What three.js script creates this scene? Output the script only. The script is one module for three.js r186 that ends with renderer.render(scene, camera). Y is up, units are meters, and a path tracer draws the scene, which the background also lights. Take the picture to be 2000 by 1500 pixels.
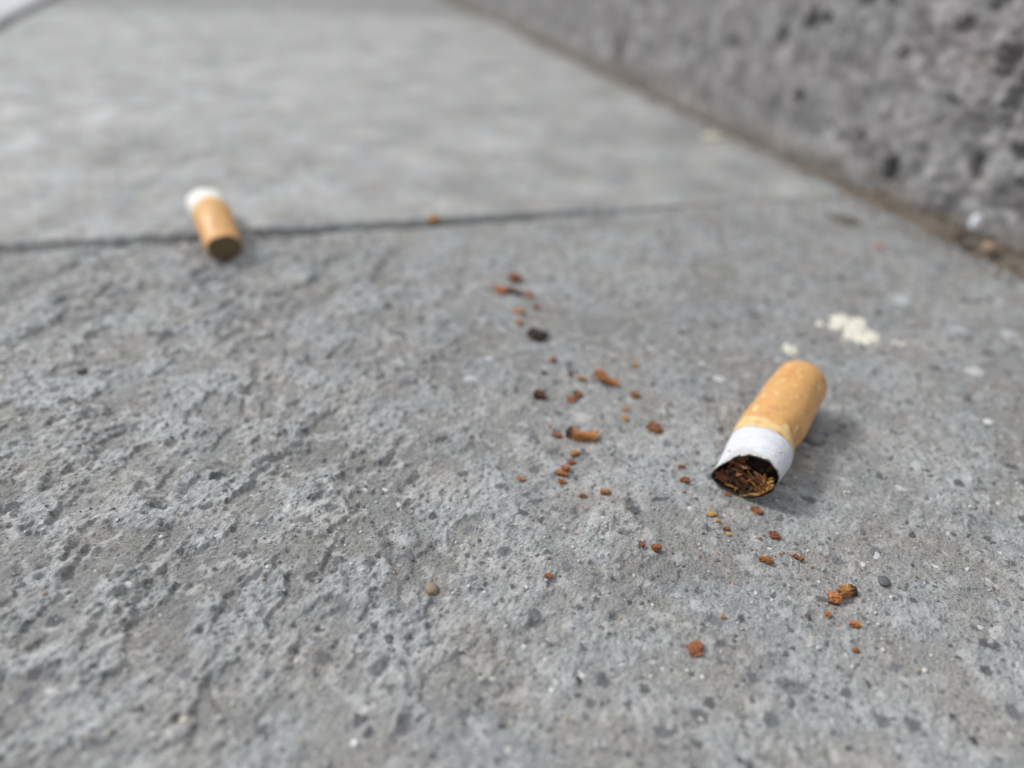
import * as THREE from 'three';
import { mergeGeometries, mergeVertices } from 'three/addons/utils/BufferGeometryUtils.js';

// ---------------------------------------------------------------- camera, sky, sun, exposure
// A phone held 57 mm above a paved strip, looking down at it. World: metres, y up, -z runs away along the stone riser.
const MM = 0.001;
const scene = new THREE.Scene();
const camera = new THREE.PerspectiveCamera(56.79, 4 / 3, 0.004, 600);
camera.position.set(0, 57 * MM, 0);
camera.quaternion.setFromRotationMatrix(new THREE.Matrix4().makeBasis(
  new THREE.Vector3(0.95214, 0.04946, 0.30165), new THREE.Vector3(0.12675, 0.83411, -0.53683), new THREE.Vector3(-0.27816, 0.54937, 0.78792)));
camera.focus = 0.0765;
camera.userData.fStop = 10.6;

const renderer = new THREE.WebGLRenderer({ antialias: true });
renderer.toneMapping = THREE.LinearToneMapping;
renderer.toneMappingExposure = 1.38;
renderer.shadowMap.enabled = true;

const SUN = new THREE.Vector3(-0.58, 0.71, -0.46).normalize();
const sun = new THREE.DirectionalLight(new THREE.Color(1, 0.975, 0.94), 1.7);
sun.position.copy(SUN).multiplyScalar(2);
sun.castShadow = true;
sun.shadow.radius = 20;
sun.shadow.mapSize.set(2048, 2048);
Object.assign(sun.shadow.camera, { left: -0.6, right: 0.6, top: 0.6, bottom: -0.6, near: 0.1, far: 5 });
scene.add(sun, sun.target);

// ---------------------------------------------------------------- random numbers and noise
function rng(seed) {
  let a = seed >>> 0;
  return () => { a = (a + 0x6d2b79f5) | 0; let t = Math.imul(a ^ (a >>> 15), 1 | a); t = (t + Math.imul(t ^ (t >>> 7), 61 | t)) ^ t; return ((t ^ (t >>> 14)) >>> 0) / 4294967296; };
}
const PERM = new Uint8Array(512), GX = new Float32Array(256), GY = new Float32Array(256);
{
  const r = rng(7), p = Array.from({ length: 256 }, (_, i) => i);
  for (let i = 255; i > 0; i--) { const j = Math.floor(r() * (i + 1)); [p[i], p[j]] = [p[j], p[i]]; }
  for (let i = 0; i < 512; i++) PERM[i] = p[i & 255];
  for (let i = 0; i < 256; i++) { const a = r() * Math.PI * 2; GX[i] = Math.cos(a) * 1.5; GY[i] = Math.sin(a) * 1.5; }
}
function noise(x, y) {                                              // gradient noise, about -1 to 1
  const xi = Math.floor(x), yi = Math.floor(y), fx = x - xi, fy = y - yi, X = xi & 255, Y = yi & 255;
  const u = fx * fx * fx * (fx * (fx * 6 - 15) + 10), v = fy * fy * fy * (fy * (fy * 6 - 15) + 10);
  const A = PERM[X] + Y, B = PERM[X + 1] + Y, a = PERM[A], b = PERM[B], c = PERM[A + 1], d = PERM[B + 1];
  const n00 = GX[a] * fx + GY[a] * fy, n10 = GX[b] * (fx - 1) + GY[b] * fy, n01 = GX[c] * fx + GY[c] * (fy - 1), n11 = GX[d] * (fx - 1) + GY[d] * (fy - 1);
  const p = n00 + u * (n10 - n00), q = n01 + u * (n11 - n01);
  return p + v * (q - p);
}
function fbm(x, y, oct) { let s = 0, a = 0.55; for (let i = 0; i < oct; i++) { s += a * noise(x, y); x = x * 2.03 + 17.3; y = y * 2.03 - 9.1; a *= 0.52; } return s; }
const hash = (x, y, k) => { let h = Math.imul(x, 374761393) ^ Math.imul(y, 668265263) ^ Math.imul(k, 1274126177); h = Math.imul(h ^ (h >>> 13), 1274126177); return ((h ^ (h >>> 16)) >>> 0) / 4294967296; };
const clamp = (x, a = 0, b = 1) => Math.min(b, Math.max(a, x)), lerp = (a, b, t) => a + (b - a) * t;
const smooth = (a, b, x) => { const t = clamp((x - a) / (b - a)); return t * t * (3 - 2 * t); };
const toByte = (c) => { c = clamp(c); return Math.round(255 * (c <= 0.0031308 ? c * 12.92 : 1.055 * Math.pow(c, 1 / 2.4) - 0.055)); };
// how far inside the nearest grain of a scattered kind (x, y) lies, 0 outside; id is left in grainId
let grainId = 0;
function grains(x, y, cell, share, rMin, rMax, k) {
  const cx = Math.floor(x / cell), cy = Math.floor(y / cell);
  let best = 0;
  for (let j = -1; j <= 1; j++) for (let i = -1; i <= 1; i++) {
    const X = cx + i, Y = cy + j;
    if (hash(X, Y, k) > share) continue;
    const r = lerp(rMin, rMax, Math.pow(hash(X, Y, k + 1), 2)), dx = x - (X + 0.1 + 0.8 * hash(X, Y, k + 2)) * cell, dy = y - (Y + 0.1 + 0.8 * hash(X, Y, k + 3)) * cell;
    if (Math.abs(dx) > r * 1.6 || Math.abs(dy) > r * 1.6) continue;
    const t = hash(X, Y, k + 4) * 6.28, c = Math.cos(t), s = Math.sin(t), e = lerp(0.6, 1, hash(X, Y, k + 5)), a = Math.atan2(c * dy - s * dx, (c * dx + s * dy) * e);
    const d = Math.hypot((c * dx + s * dy) * e, c * dy - s * dx) * (1 + 0.07 * Math.sin(3 * a + t) + 0.06 * Math.sin(5 * a + 3 * t) + 0.22 * noise(x / (0.7 * r), y / (0.7 * r)));
    const q = smooth(r, r * 0.6, d);
    if (q > best) { best = q; grainId = hash(X, Y, k + 6); }
  }
  return best;
}

// the overcast sky: CIE gradient (zenith three times the horizon), soft clouds, a brighter veil round the hidden sun
{
  const w = 512, h = 256, d = new Float32Array(w * h * 4);
  for (let j = 0; j < h; j++) for (let i = 0; i < w; i++) {
    const el = ((j + 0.5) / h - 0.5) * Math.PI, az = ((i + 0.5) / w - 0.5) * 2 * Math.PI, y = Math.sin(el), x = Math.cos(el) * Math.cos(az), z = Math.cos(el) * Math.sin(az), o = (j * w + i) * 4;
    let l = 0.5 * (1 + 2 * Math.max(0, y)) / 3 * 1.25;
    l *= 1 + 0.12 * fbm(x * 2.2 + 3 * y, z * 2.2 + 5, 4);
    l *= 1 + 0.9 * Math.exp((x * SUN.x + y * SUN.y + z * SUN.z - 1) * 7);
    if (y < 0) l = 0.16;
    d[o] = l * 0.97; d[o + 1] = l; d[o + 2] = l * 1.06; d[o + 3] = 1;
  }
  const sky = new THREE.DataTexture(d, w, h, THREE.RGBAFormat, THREE.FloatType);
  sky.mapping = THREE.EquirectangularReflectionMapping;
  sky.magFilter = sky.minFilter = THREE.LinearFilter;
  sky.needsUpdate = true;
  scene.background = sky;
  scene.environment = sky;
}

// ---------------------------------------------------------------- helpers for objects
const taken = {};
function numbered(name) { const n = taken[name] = (taken[name] ?? -1) + 1; return n ? name + '_' + String(n).padStart(3, '0') : name; }
function thing(o, name, label, category, group) {
  o.name = numbered(name); o.userData = { label, category };
  if (group) o.userData.group = group;
  scene.add(o);
  return o;
}
function piece(geometry, material, name, parent, label, kind) {
  const m = new THREE.Mesh(geometry, material);
  m.name = name; m.castShadow = m.receiveShadow = true;
  if (label) m.userData.label = label;
  if (kind) m.userData.kind = kind;
  parent.add(m);
  return m;
}
function picture(w, h, f, srgb = true) {                            // f(i, j, out) writes a linear colour
  const d = new Uint8Array(w * h * 4), c = [0, 0, 0];
  for (let j = 0; j < h; j++) for (let i = 0; i < w; i++) {
    f((i + 0.5) / w, (j + 0.5) / h, c);
    const o = (j * w + i) * 4;
    for (let k = 0; k < 3; k++) d[o + k] = srgb ? toByte(c[k]) : Math.round(255 * clamp(c[k]));
    d[o + 3] = 255;
  }
  const t = new THREE.DataTexture(d, w, h);
  t.magFilter = THREE.LinearFilter; t.minFilter = THREE.LinearMipmapLinearFilter; t.generateMipmaps = true;
  if (srgb) t.colorSpace = THREE.SRGBColorSpace;
  t.needsUpdate = true;
  return t;
}
function steps(list) {                                              // [[from, to, step], ...] -> sorted coordinates
  const v = [];
  for (const [a, b, s] of list) { const n = Math.max(1, Math.round((b - a) / s)); for (let i = 0; i < n; i++) v.push(a + (b - a) * i / n); }
  v.push(list[list.length - 1][1]);
  return v;
}
// a sheet over a rectangle of (x, z) in millimetres with sides that go down by `skirt`
function sheet(xs, zs, height, uvOf, skirt = 12) {
  const X = [xs[0], ...xs, xs[xs.length - 1]], Z = [zs[0], ...zs, zs[zs.length - 1]], nx = X.length, nz = Z.length;
  const p = new Float32Array(nx * nz * 3), uv = new Float32Array(nx * nz * 2), index = new Uint32Array((nx - 1) * (nz - 1) * 6);
  for (let j = 0; j < nz; j++) for (let i = 0; i < nx; i++) {
    const o = j * nx + i, side = !i || !j || i === nx - 1 || j === nz - 1;
    p[o * 3] = X[i] * MM; p[o * 3 + 1] = (side ? -skirt : height(X[i], Z[j])) * MM; p[o * 3 + 2] = Z[j] * MM;
    const [u, v] = uvOf(X[i], Z[j]);
    uv[o * 2] = u; uv[o * 2 + 1] = v;
  }
  let k = 0;
  for (let j = 0; j < nz - 1; j++) for (let i = 0; i < nx - 1; i++) {
    const a = j * nx + i;
    index[k++] = a; index[k++] = a + nx; index[k++] = a + 1; index[k++] = a + 1; index[k++] = a + nx; index[k++] = a + nx + 1;
  }
  const g = new THREE.BufferGeometry();
  g.setAttribute('position', new THREE.BufferAttribute(p, 3));
  g.setAttribute('uv', new THREE.BufferAttribute(uv, 2));
  g.setIndex(new THREE.BufferAttribute(index, 1));
  g.computeVertexNormals();
  return g;
}
const knots = (list) => [(x) => { let i = 1; while (i < list.length - 1 && x > list[i][0]) i++; const [a, b] = [list[i - 1], list[i]]; return a[1] + (b[1] - a[1]) * (x - a[0]) / (b[0] - a[0]); },
  (u) => { let i = 1; while (i < list.length - 1 && u > list[i][1]) i++; const [a, b] = [list[i - 1], list[i]]; return a[0] + (b[0] - a[0]) * (u - a[1]) / (b[1] - a[1]); }];

// ---------------------------------------------------------------- the worn concrete: relief and colour, both in millimetres of the place itself
const flaky = (x, z) => clamp(smooth(42, 0, x + 14 * noise(x / 26, z / 26) - 0.1 * (z + 60)) * smooth(-30, -46, z + 5 * noise(x / 9, 6)) * (0.72 + 0.4 * noise(x / 13 + 4, z / 13)) * 0.88 + 0.14);
const crustField = (x, z) => { const a = x * 0.72 - z * 0.69, b = x * 0.69 + z * 0.72; return fbm(a / 9.6 + 3.1, b / 8.4 - 7.7, 6); };
function scaling(x, z) {                                            // layers that have scaled off, as terraces
  const wx = x + 2.2 * noise(x / 7, z / 7), wz = z + 2.2 * noise(x / 7 + 40, z / 7), t = fbm((wx * 0.72 - wz * 0.69) / 15 + 5, (wx * 0.69 + wz * 0.72) / 12, 5) * 3.2, f = Math.floor(t);
  return f + smooth(0.36, 0.64, t - f);
}
function relief(x, z) {
  const fl = flaky(x, z);
  let h = 0.42 * fbm(x / 34, z / 34 + 8, 3) + 0.5 * fl * scaling(x, z);
  const cr = smooth(-0.05, 0.06, crustField(x, z)), rough = lerp(0.75, 0.34, fl) + lerp(0.45, 0.9, fl) * cr;
  h += 0.34 * (0.3 + fl) * cr;
  { const a = x * 0.72 - z * 0.69, b = x * 0.69 + z * 0.72; h += 0.2 * fl * fl * cr * (Math.abs(noise(a / 2.0, b / 1.8)) + 0.6 * Math.abs(noise(a / 1.0 + 7, b / 0.9))); }
  h += rough * (0.55 + 1.05 * fl) * (0.14 * noise(x / 1.5, z / 1.25) + 0.13 * noise(x / 0.74 + 9, z / 0.66) + 0.075 * noise(x / 0.42, z / 0.4 + 31));
  h -= 0.4 * (0.5 + 0.5 * fl) * grains(x, z, 2.6, 0.3, 0.18, 0.7, 11);
  return h;
}
function concrete(x, z, out, pale = 1, bold = 1) {
  const fl = flaky(x, z), broad = fbm(x / 17 - 4, z / 17, 3), cr = smooth(-0.08, 0.09, crustField(x, z)), mid = fbm(x / 1.6, z / 1.6 + 3, 4) * (0.8 + 0.3 * cr);
  let v = lerp(0.27 - 0.055 * bold * (0.3 + 0.7 * fl), 0.27 + 0.06 * bold * (0.3 + 0.7 * fl), cr) * (1 + 0.26 * broad + 0.12 * noise(x / 38 + 3, z / 38)) * (1 + 0.3 * mid * bold);
  const warm = clamp(0.5 + 1.1 * fbm(x / 9 + 20, z / 9, 3) - 0.35 * (cr - 0.5));
  v *= Math.max(0.25, 1 + bold * (0.24 * noise(x / 0.42, z / 0.42) + 0.32 * noise(x / 0.23 + 5, z / 0.23) + 0.26 * noise(x / 0.14, z / 0.14 + 8)));
  const paste = smooth(0.1, 0.36, fbm(x / 2.2 - 30, z / 2.2 + 12, 5)) * (0.5 + 0.3 * fl) * bold;
  v = lerp(v, 0.47 * (1 + 0.25 * mid), paste * 0.8);
  let r = v * lerp(0.97, 1.03, warm), g = v * lerp(1.003, 1.0, warm), b = v * lerp(1.02, 0.945, warm);
  let q = grains(x, z, 2.7, clamp(0.36 - 0.16 * fl + 0.4 * broad, 0.06, 0.75), 0.25, 1.0, 31), s;
  if (q) { s = lerp(0.07, 0.16, grainId) * (1 + 0.2 * mid); q *= 0.88 * bold; r = lerp(r, s * 0.97, q); g = lerp(g, s, q); b = lerp(b, s * 1.06, q); }
  q = grains(x, z, 0.95, 0.5, 0.08, 0.34, 51);
  if (q) { s = 0.11; q *= 0.75 * bold; r = lerp(r, s, q); g = lerp(g, s, q); b = lerp(b, s * 1.05, q); }
  q = grains(x, z, 2.2, 0.16, 0.1, 0.34, 71);
  if (q) { s = lerp(0.5, 0.7, grainId); q *= 0.85 * bold; r = lerp(r, s, q); g = lerp(g, s * 0.99, q); b = lerp(b, s * 0.95, q); }
  if (bold < 1) {                                                    // the worn, smoother slab: soft pale and yellowish blotches
    const e = fbm(x / 14 + 3, z / 20, 3), y = smooth(0.05, 0.45, fbm(x / 11 - 9, z / 15 + 2, 3));
    r *= 1 + 0.3 * e + 0.04 * y; g *= 1 + 0.3 * e + 0.045 * y; b *= 1 + 0.3 * e + 0.0 * y;
  }
  out[0] = r * pale; out[1] = g * pale; out[2] = b * pale;
}
const matte = (o) => new THREE.MeshStandardMaterial({ roughness: 0.92, metalness: 0, ...o });

// ---------------------------------------------------------------- the pavement: big slabs, the joints between them
const pavement = new THREE.Group();
pavement.name = 'pavement'; pavement.userData.kind = 'structure';
scene.add(pavement);
const [U, Ui] = knots([[-117, 0], [-62, 0.06], [108, 0.93], [145.5, 1]]), [V, Vi] = knots([[-146.4, 0], [-112, 0.1], [-14, 0.93], [60, 1]]);
const lip = (d, n, k = 1) => 1.5 * k * Math.exp(-Math.max(0, d - 0.9 * Math.abs(n)) / 0.7);
function nearHeight(x, z) { return relief(x, z) - 1.2 * smooth(50, -20, x) * smooth(1.2, 0.2, z + 146.4 + 0.6 * noise(x / 4, 14)) - lip(z + 146.4, noise(x / 2.5, 3.3) + noise(x / 9, 8), lerp(1, 0.2, smooth(10, 105, x))); }
const nearSlab = piece(sheet(steps([[-117, -62, 2], [-62, -40, 0.5], [-40, 112, 0.2], [112, 145.5, 0.35]]), steps([[-146.4, -112, 0.3], [-112, -14, 0.2], [-14, 0, 0.8], [0, 60, 2]]), nearHeight, (x, z) => [U(x), V(z)]),
  matte({
    map: picture(2048, 2048, (u, v, c) => concrete(Ui(u), Vi(v), c)),
    bumpMap: picture(2048, 2048, (u, v, c) => { const x = Ui(u), z = Vi(v); c[0] = c[1] = c[2] = 0.5 + 0.24 * noise(x / 0.3, z / 0.3) + 0.2 * noise(x / 0.17, z / 0.17 + 4) + 0.16 * noise(x / 0.6, z / 0.6 + 9); }, false),
    bumpScale: 0.2 * MM, roughness: 0.78,
  }), 'paving_slab', pavement, 'nearest worn concrete slab, flaking on its left half');
function farHeight(x, z) { return relief(x, z) * 0.55 - 4.5 * smooth(95, -10, x) * smooth(lerp(1.7, 2.6, smooth(0, -45, x)), 0.5, -148.4 - z + 0.4 * noise(x / 3, 4) + 0.3 * noise(x / 0.9, 6)) - lip(-148.4 - z, noise(x / 2.5, 7.3) + noise(x / 9, 2), lerp(1, 0.2, smooth(10, 105, x))) - lip(z + 518, noise(x / 3, 1)) - lip(x + 117, noise(z / 3, 5)); }
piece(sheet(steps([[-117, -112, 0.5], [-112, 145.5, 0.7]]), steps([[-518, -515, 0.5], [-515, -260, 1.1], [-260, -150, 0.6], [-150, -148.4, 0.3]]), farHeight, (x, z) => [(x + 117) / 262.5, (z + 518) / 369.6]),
  matte({ roughness: 0.7, map: picture(1024, 1440, (u, v, c) => { const x = -117 + u * 262.5, z = -518 + v * 369.6, w = clamp(0.5 + 0.6 * fbm(x / 60, z / 60 + 3, 2)); concrete(x, z, c, 1.14 + 0.26 * w * smooth(-150, -290, z + 0.25 * x) + 0.06 * w, 0.5); }) }), 'paving_slab_001', pavement, 'middle concrete slab, paler, beyond the dark joint');  // slab colour brightens away from the joint: stronger far light painted in
piece(sheet(steps([[-117, 145.5, 2]]), steps([[-900, -521, 2]]), (x, z) => relief(x, z) * 0.8 - 0.6 - lip(-521 - z, noise(x / 3, 9)), (x, z) => [(x + 117) / 262.5, (z + 900) / 379]),
  matte({ map: picture(400, 560, (u, v, c) => concrete(-117 + u * 262.5, -900 + v * 379, c, 0.98, 0.5)) }), 'paving_slab_002', pavement, 'farthest slab, a darker grey');
const mortarMat = matte({ color: new THREE.Color().setRGB(0.13, 0.127, 0.12) });
piece(sheet(steps([[-117, 145.5, 0.7]]), steps([[-148.6, -146.2, 0.3]]), (x, z) => lerp(-5.5, -0.28, smooth(-8, 112, x + 14 * noise(x / 12, 1))) + 0.25 * noise(x / 1.4, z), (x, z) => [(x + 117) / 262.5, (z + 149) / 3], 10), matte({ map: picture(512, 8, (u, v, c) => { const x = -117 + u * 262.5, k = lerp(0.09, 0.27, smooth(30, 115, x + 12 * noise(x / 9, 3))) * (1 + 0.25 * noise(x / 1.2, v * 3)); c[0] = k; c[1] = k * 0.985; c[2] = k * 0.95; }) }), 'joint_mortar', pavement);
piece(sheet(steps([[-117, 145.5, 2]]), steps([[-521.2, -517.8, 0.8]]), (x, z) => -1.6 + 0.3 * noise(x / 2, z), (x, z) => [x, z], 10), mortarMat, 'joint_mortar_001', pavement);
piece(sheet(steps([[-125.4, -116.8, 0.8]]), steps([[-900, 60, 3]]), (x, z) => -1.5 + 0.4 * noise(x / 2, z / 5), (x, z) => [x, z], 10), matte({ color: new THREE.Color().setRGB(0.035, 0.034, 0.033) }), 'joint_mortar_002', pavement);
piece(sheet(steps([[-700, -160, 20], [-160, -125.2, 1.2]]), steps([[-1200, -600, 20], [-600, -350, 2.5], [-350, 100, 15]]), (x, z) => 0.8 * fbm(x / 40, z / 40, 3) - lip(-125.2 - x, noise(z / 4, 1)), (x, z) => [x / 250, z / 250]),
  (() => { const t = picture(512, 512, (u, v, c) => { concrete(u * 250, v * 250, c, 1); const s = 0.55 + 0.35 * (c[1] - 0.3); c[0] = s * 0.99; c[1] = s; c[2] = s * 1.03; }); t.wrapS = t.wrapT = THREE.MirroredRepeatWrapping; return matte({ map: t }); })(),
  'paving_slab_003', pavement, 'pale slab across the left edge joint');
const ground = piece(new THREE.PlaneGeometry(400, 400).rotateX(-Math.PI / 2), matte({ color: new THREE.Color().setRGB(0.3, 0.3, 0.29) }), 'ground', scene);
ground.position.y = -14 * MM;
ground.userData.kind = 'structure';

// ---------------------------------------------------------------- the stone riser along the right edge
const HOLES = [                                                     // height, z, half height, half length, depth
  [8.6, -140.8, 2.9, 2.1, 7], [36.7, -183.3, 2.6, 3.2, 3], [38.2, -177.2, 1.6, 1.8, 2], [17.5, -181, 1.8, 2.1, 3.2], [31, -194.9, 3.4, 2.2, 2.2], [25.4, -218.9, 2.5, 4, 1.4], [12.6, -301.5, 6.5, 3.6, 3.5], [20.9, -243.7, 2, 3, 1.2],
  [33.6, -148, 2, 1.8, 1.8], [37.3, -119.1, 4, 3, 2.6], [31.2, -114.4, 5.2, 2.4, 3.2], [47.6, -127, 2, 2.2, 2], [20.5, -108.7, 3, 2, 2], [26.5, -129.7, 1.4, 2.2, 1.2], [16.3, -117.6, 1.8, 1.6, 2], [14.2, -117.2, 1.6, 1.5, 2.2], [13.2, -152.8, 1.4, 1.5, 1.6], [44, -164.9, 1.7, 2.4, 2.5], [44.6, -157, 1.6, 1.5, 2.2], [41.5, -133.2, 2, 3.6, 2],
];
function wallRelief(z, y) {
  const near = smooth(-190, -112, z);
  let h = 1.1 * fbm(z / 42, y / 42 + 3, 3) + (0.9 + 1.4 * near) * fbm(z / 11 + 9, y / 11, 4) + (0.3 + 0.7 * near) * Math.abs(fbm(z / 5, y / 5 + 20, 3)) + 0.22 * noise(z / 1.7, y / 1.7) + 0.12 * noise(z / 0.9, y / 0.9);
  h -= 0.8 * grains(z, y, 7, 0.14, 0.5, 1.6, 131);
  for (const [hy, hz, ry, rz, d] of HOLES) {
    const q = Math.hypot((y - hy) / ry, (z - hz) / rz) * (1 + 0.4 * noise(z / 1.6, y / 1.6) + 0.22 * noise(z / 0.6, y / 0.6));
    if (q < 1.9) h -= d * smooth(1.2, 0.55, q);
  }
  return h;
}
const wall = thing(new THREE.Group(), 'stone_wall', 'rough brownish grey stone riser with pits, rising along the right edge of the pavement', 'wall');
wall.position.set(146.5 * MM, 0, -200 * MM);
{
  const zs = steps([[-1100, -420, 4], [-420, -230, 1], [-230, -90, 0.5], [-90, 160, 4]]), ys = steps([[-6, 56, 0.5], [56, 150, 3], [150, 160, 1]]);
  const rows = [...ys.map((y) => [0, y]), ...[6, 14, 30, 80, 180, 320].map((x) => [x, 160]), [320, -10]];
  const p = [], uv = [], index = [], n = rows.length;
  for (const z of zs) for (const [x, y] of rows) {
    const face = x === 0, round = face ? Math.pow(clamp((y - 148) / 12), 3) * 4 : 0;
    p.push((face ? round - wallRelief(z, y) : x) * MM, (y - (face ? 0 : 0) + (x > 0 && y > 0 ? 0.5 * fbm(z / 10, x / 10, 3) : 0)) * MM, (z + 200) * MM);
    uv.push((z + 1100) / 1260, (y + x) / 480);
  }
  for (let i = 0; i < zs.length - 1; i++) for (let j = 0; j < n - 1; j++) { const a = i * n + j; index.push(a, a + n, a + 1, a + 1, a + n, a + n + 1); }
  const g = new THREE.BufferGeometry();
  g.setAttribute('position', new THREE.Float32BufferAttribute(p, 3));
  const [WU, WUi] = knots([[-1100, 0], [-420, 0.1], [-90, 0.96], [160, 1]]), [WV, WVi] = knots([[-6, 0], [58, 0.8], [480, 1]]);
  for (let i = 0; i < uv.length; i += 2) { uv[i] = WU(uv[i] * 1260 - 1100); uv[i + 1] = WV(uv[i + 1] * 480); }
  g.setAttribute('uv', new THREE.Float32BufferAttribute(uv, 2));
  g.setIndex(index);
  g.computeVertexNormals();
  piece(g, matte({
    roughness: 0.96,
    map: picture(1600, 512, (u, v, c) => {
      const z = WUi(u), y = WVi(v), m = fbm(z / 9, y / 9, 4), f = fbm(z / 2.2 + 4, y / 2.2, 3), w = clamp(0.5 + fbm(z / 15 + 30, y / 15, 3));
      let s = 0.228 * (1 + 0.75 * m) * (1 + 0.5 * f) * (1 + 0.12 * noise(z / 0.5, y / 0.5));
      s = lerp(s, 0.47, 0.6 * smooth(0.16, 0.4, fbm(z / 6 - 8, y / 6 + 14, 4)));
      let r = s * lerp(0.985, 1.07, w), g_ = s * lerp(1.005, 0.975, w), b = s * lerp(1.0, 0.98, w), q = grains(z, y, 5, 0.18, 0.5, 1.4, 151) * 0.7;
      r = lerp(r, 0.075, q); g_ = lerp(g_, 0.074, q); b = lerp(b, 0.075, q);
      q = smooth(8, 1.0, y + 4.5 * fbm(z / 12, y / 5, 3)) * 0.6;    // soil splashed on the foot of the stone
      c[0] = lerp(r, 0.18, q); c[1] = lerp(g_, 0.155, q); c[2] = lerp(b, 0.125, q);
    }),
  }), 'stone_face', wall);
}
// soil caught in the corner under the riser: a ragged fillet and loose crumbs
{
  const soil = thing(new THREE.Group(), 'soil', 'brown soil and grit caught along the foot of the stone riser', 'dirt');
  soil.userData.kind = 'stuff';
  const p = [], index = [], m = 9, zs = steps([[-900, -330, 3], [-330, -80, 0.7], [-80, 100, 4]]);
  for (const z of zs) {
    const w = Math.max(0.4, 3.6 + 3.0 * fbm(z / 22, 4, 3) + 1.2 * noise(z / 3, 2)), up = smooth(-172, -118, z), h = Math.max(0.2, 1.7 + 1.5 * fbm(z / 17, 9, 3) + 2.6 * up);
    for (let j = 0; j < m; j++) { const t = j / (m - 1), x = 147.6 - (w + 2 + 0.4 * up) * (1 - t), e = 0.3 * noise(z / 1.1, j * 0.9) + 0.2 * noise(z / 0.5, j * 1.7); p.push(x * MM, (-0.5 + (h + 0.6) * Math.pow(t, 1.6) + e) * MM, z * MM); }
  }
  for (let i = 0; i < zs.length - 1; i++) for (let j = 0; j < m - 1; j++) { const a = i * m + j; index.push(a, a + m, a + 1, a + 1, a + m, a + m + 1); }
  const g = new THREE.BufferGeometry();
  g.setAttribute('position', new THREE.Float32BufferAttribute(p, 3)); g.setIndex(index); g.computeVertexNormals();
  piece(g, matte({ color: new THREE.Color().setRGB(0.15, 0.127, 0.102), roughness: 1 }), 'soil_bank', soil, undefined, 'stuff');
  const r = rng(61), N = 1500, im = new THREE.InstancedMesh(new THREE.IcosahedronGeometry(1, 0), matte({ roughness: 1 }), N), o = new THREE.Object3D(), c = new THREE.Color();
  for (let i = 0; i < N; i++) {
    const z = -80 - 340 * Math.pow(r(), 1.3), x = 146 - 9 * Math.pow(r(), 2.2), s = 0.14 + 0.5 * Math.pow(r(), 4), k = 0.6 + 0.9 * r(), t = r();
    o.position.set(x * MM, (nearHeight(x, Math.max(z, -140)) + (0.4 + 3.4 * smooth(-172, -118, z)) * smooth(141, 146.5, x) + s * 0.4) * MM, z * MM); o.rotation.set(r() * 6, r() * 6, r() * 6); o.scale.set(s * MM, s * MM * 0.8, s * MM * 1.2); o.updateMatrix();
    im.setMatrixAt(i, o.matrix);
    im.setColorAt(i, t < 0.55 ? c.setRGB(0.16 * k, 0.125 * k, 0.09 * k) : t < 0.85 ? c.setRGB(0.2 * k, 0.195 * k, 0.19 * k) : c.setRGB(0.34 * k, 0.24 * k, 0.17 * k));
  }
  im.name = 'soil_crumb'; im.userData.kind = 'stuff'; im.castShadow = im.receiveShadow = true;
  soil.add(im);
}

// ---------------------------------------------------------------- mineral grains set in the slab, one by one where they can be told apart
const facing = (x, z) => Math.atan2(-x, -z);                         // turn that lays a thing's x across the view from the phone's side of the pavement
function pebbleShapes(count, detail, seed, blunt) {
  return Array.from({ length: count }, (_, k) => {
    let g = new THREE.IcosahedronGeometry(1, detail); g.deleteAttribute('normal'); g.deleteAttribute('uv'); g = mergeVertices(g, 1e-4);
    const p = g.attributes.position, v = new THREE.Vector3(), q = seed + k * 13.7;
    for (let i = 0; i < p.count; i++) {
      v.fromBufferAttribute(p, i);
      const a = Math.atan2(v.z, v.x), e = 1 + 0.2 * noise(Math.cos(a) * 1.3 + q, Math.sin(a) * 1.3) + 0.1 * noise(v.x * 2.6 + q, v.z * 2.6 + v.y * 2);
      v.set(v.x * e, Math.sign(v.y) * Math.pow(Math.abs(v.y), blunt) * (1 + 0.12 * noise(v.x * 3 + q, v.z * 3)), v.z * e).toArray(p.array, i * 3);
    }
    g.computeVertexNormals();
    return g;
  });
}
const embedded = pebbleShapes(7, 2, 3.1, 0.55);
const DARK = [[0.058, 0.06, 0.068], [0.078, 0.08, 0.087], [0.1, 0.102, 0.109], [0.13, 0.132, 0.138], [0.16, 0.162, 0.166]].map((c) => matte({ color: new THREE.Color().setRGB(...c), roughness: 0.8 }));
const PALE = [[0.5, 0.5, 0.5], [0.42, 0.415, 0.4], [0.45, 0.47, 0.48], [0.56, 0.53, 0.4]].map((c) => matte({ color: new THREE.Color().setRGB(...c), roughness: 0.7 }));
let placedGrains = 0;
function setInSlab(list, materials, name, proud) {
  const r = rng(list.length * 7 + 1);
  for (const [x, z, w, d, tone] of list) {
    const m = piece(embedded[placedGrains++ % embedded.length], materials[tone], name, nearSlab), s = Math.min(w, d);
    m.name = numbered(name);
    const tall = clamp(s * 0.3, 0.16, 0.45);
    let h = 0; for (let k = 0; k < 5; k++) h += nearHeight(x + (k - 2) * w * 0.12, z + ((k * 3) % 5 - 2) * d * 0.1) / 5;
    m.position.set(x * MM, (h - tall + proud + (w > 2.4 && z < -60 ? 0.08 : 0)) * MM, z * MM);
    m.rotation.set((r() - 0.5) * 0.16, facing(x, z) + (r() - 0.5) * 0.7, (r() - 0.5) * 0.16);
    m.scale.set(w * 0.5 * MM, tall * MM, d * 0.5 * MM);
  }
}
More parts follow.
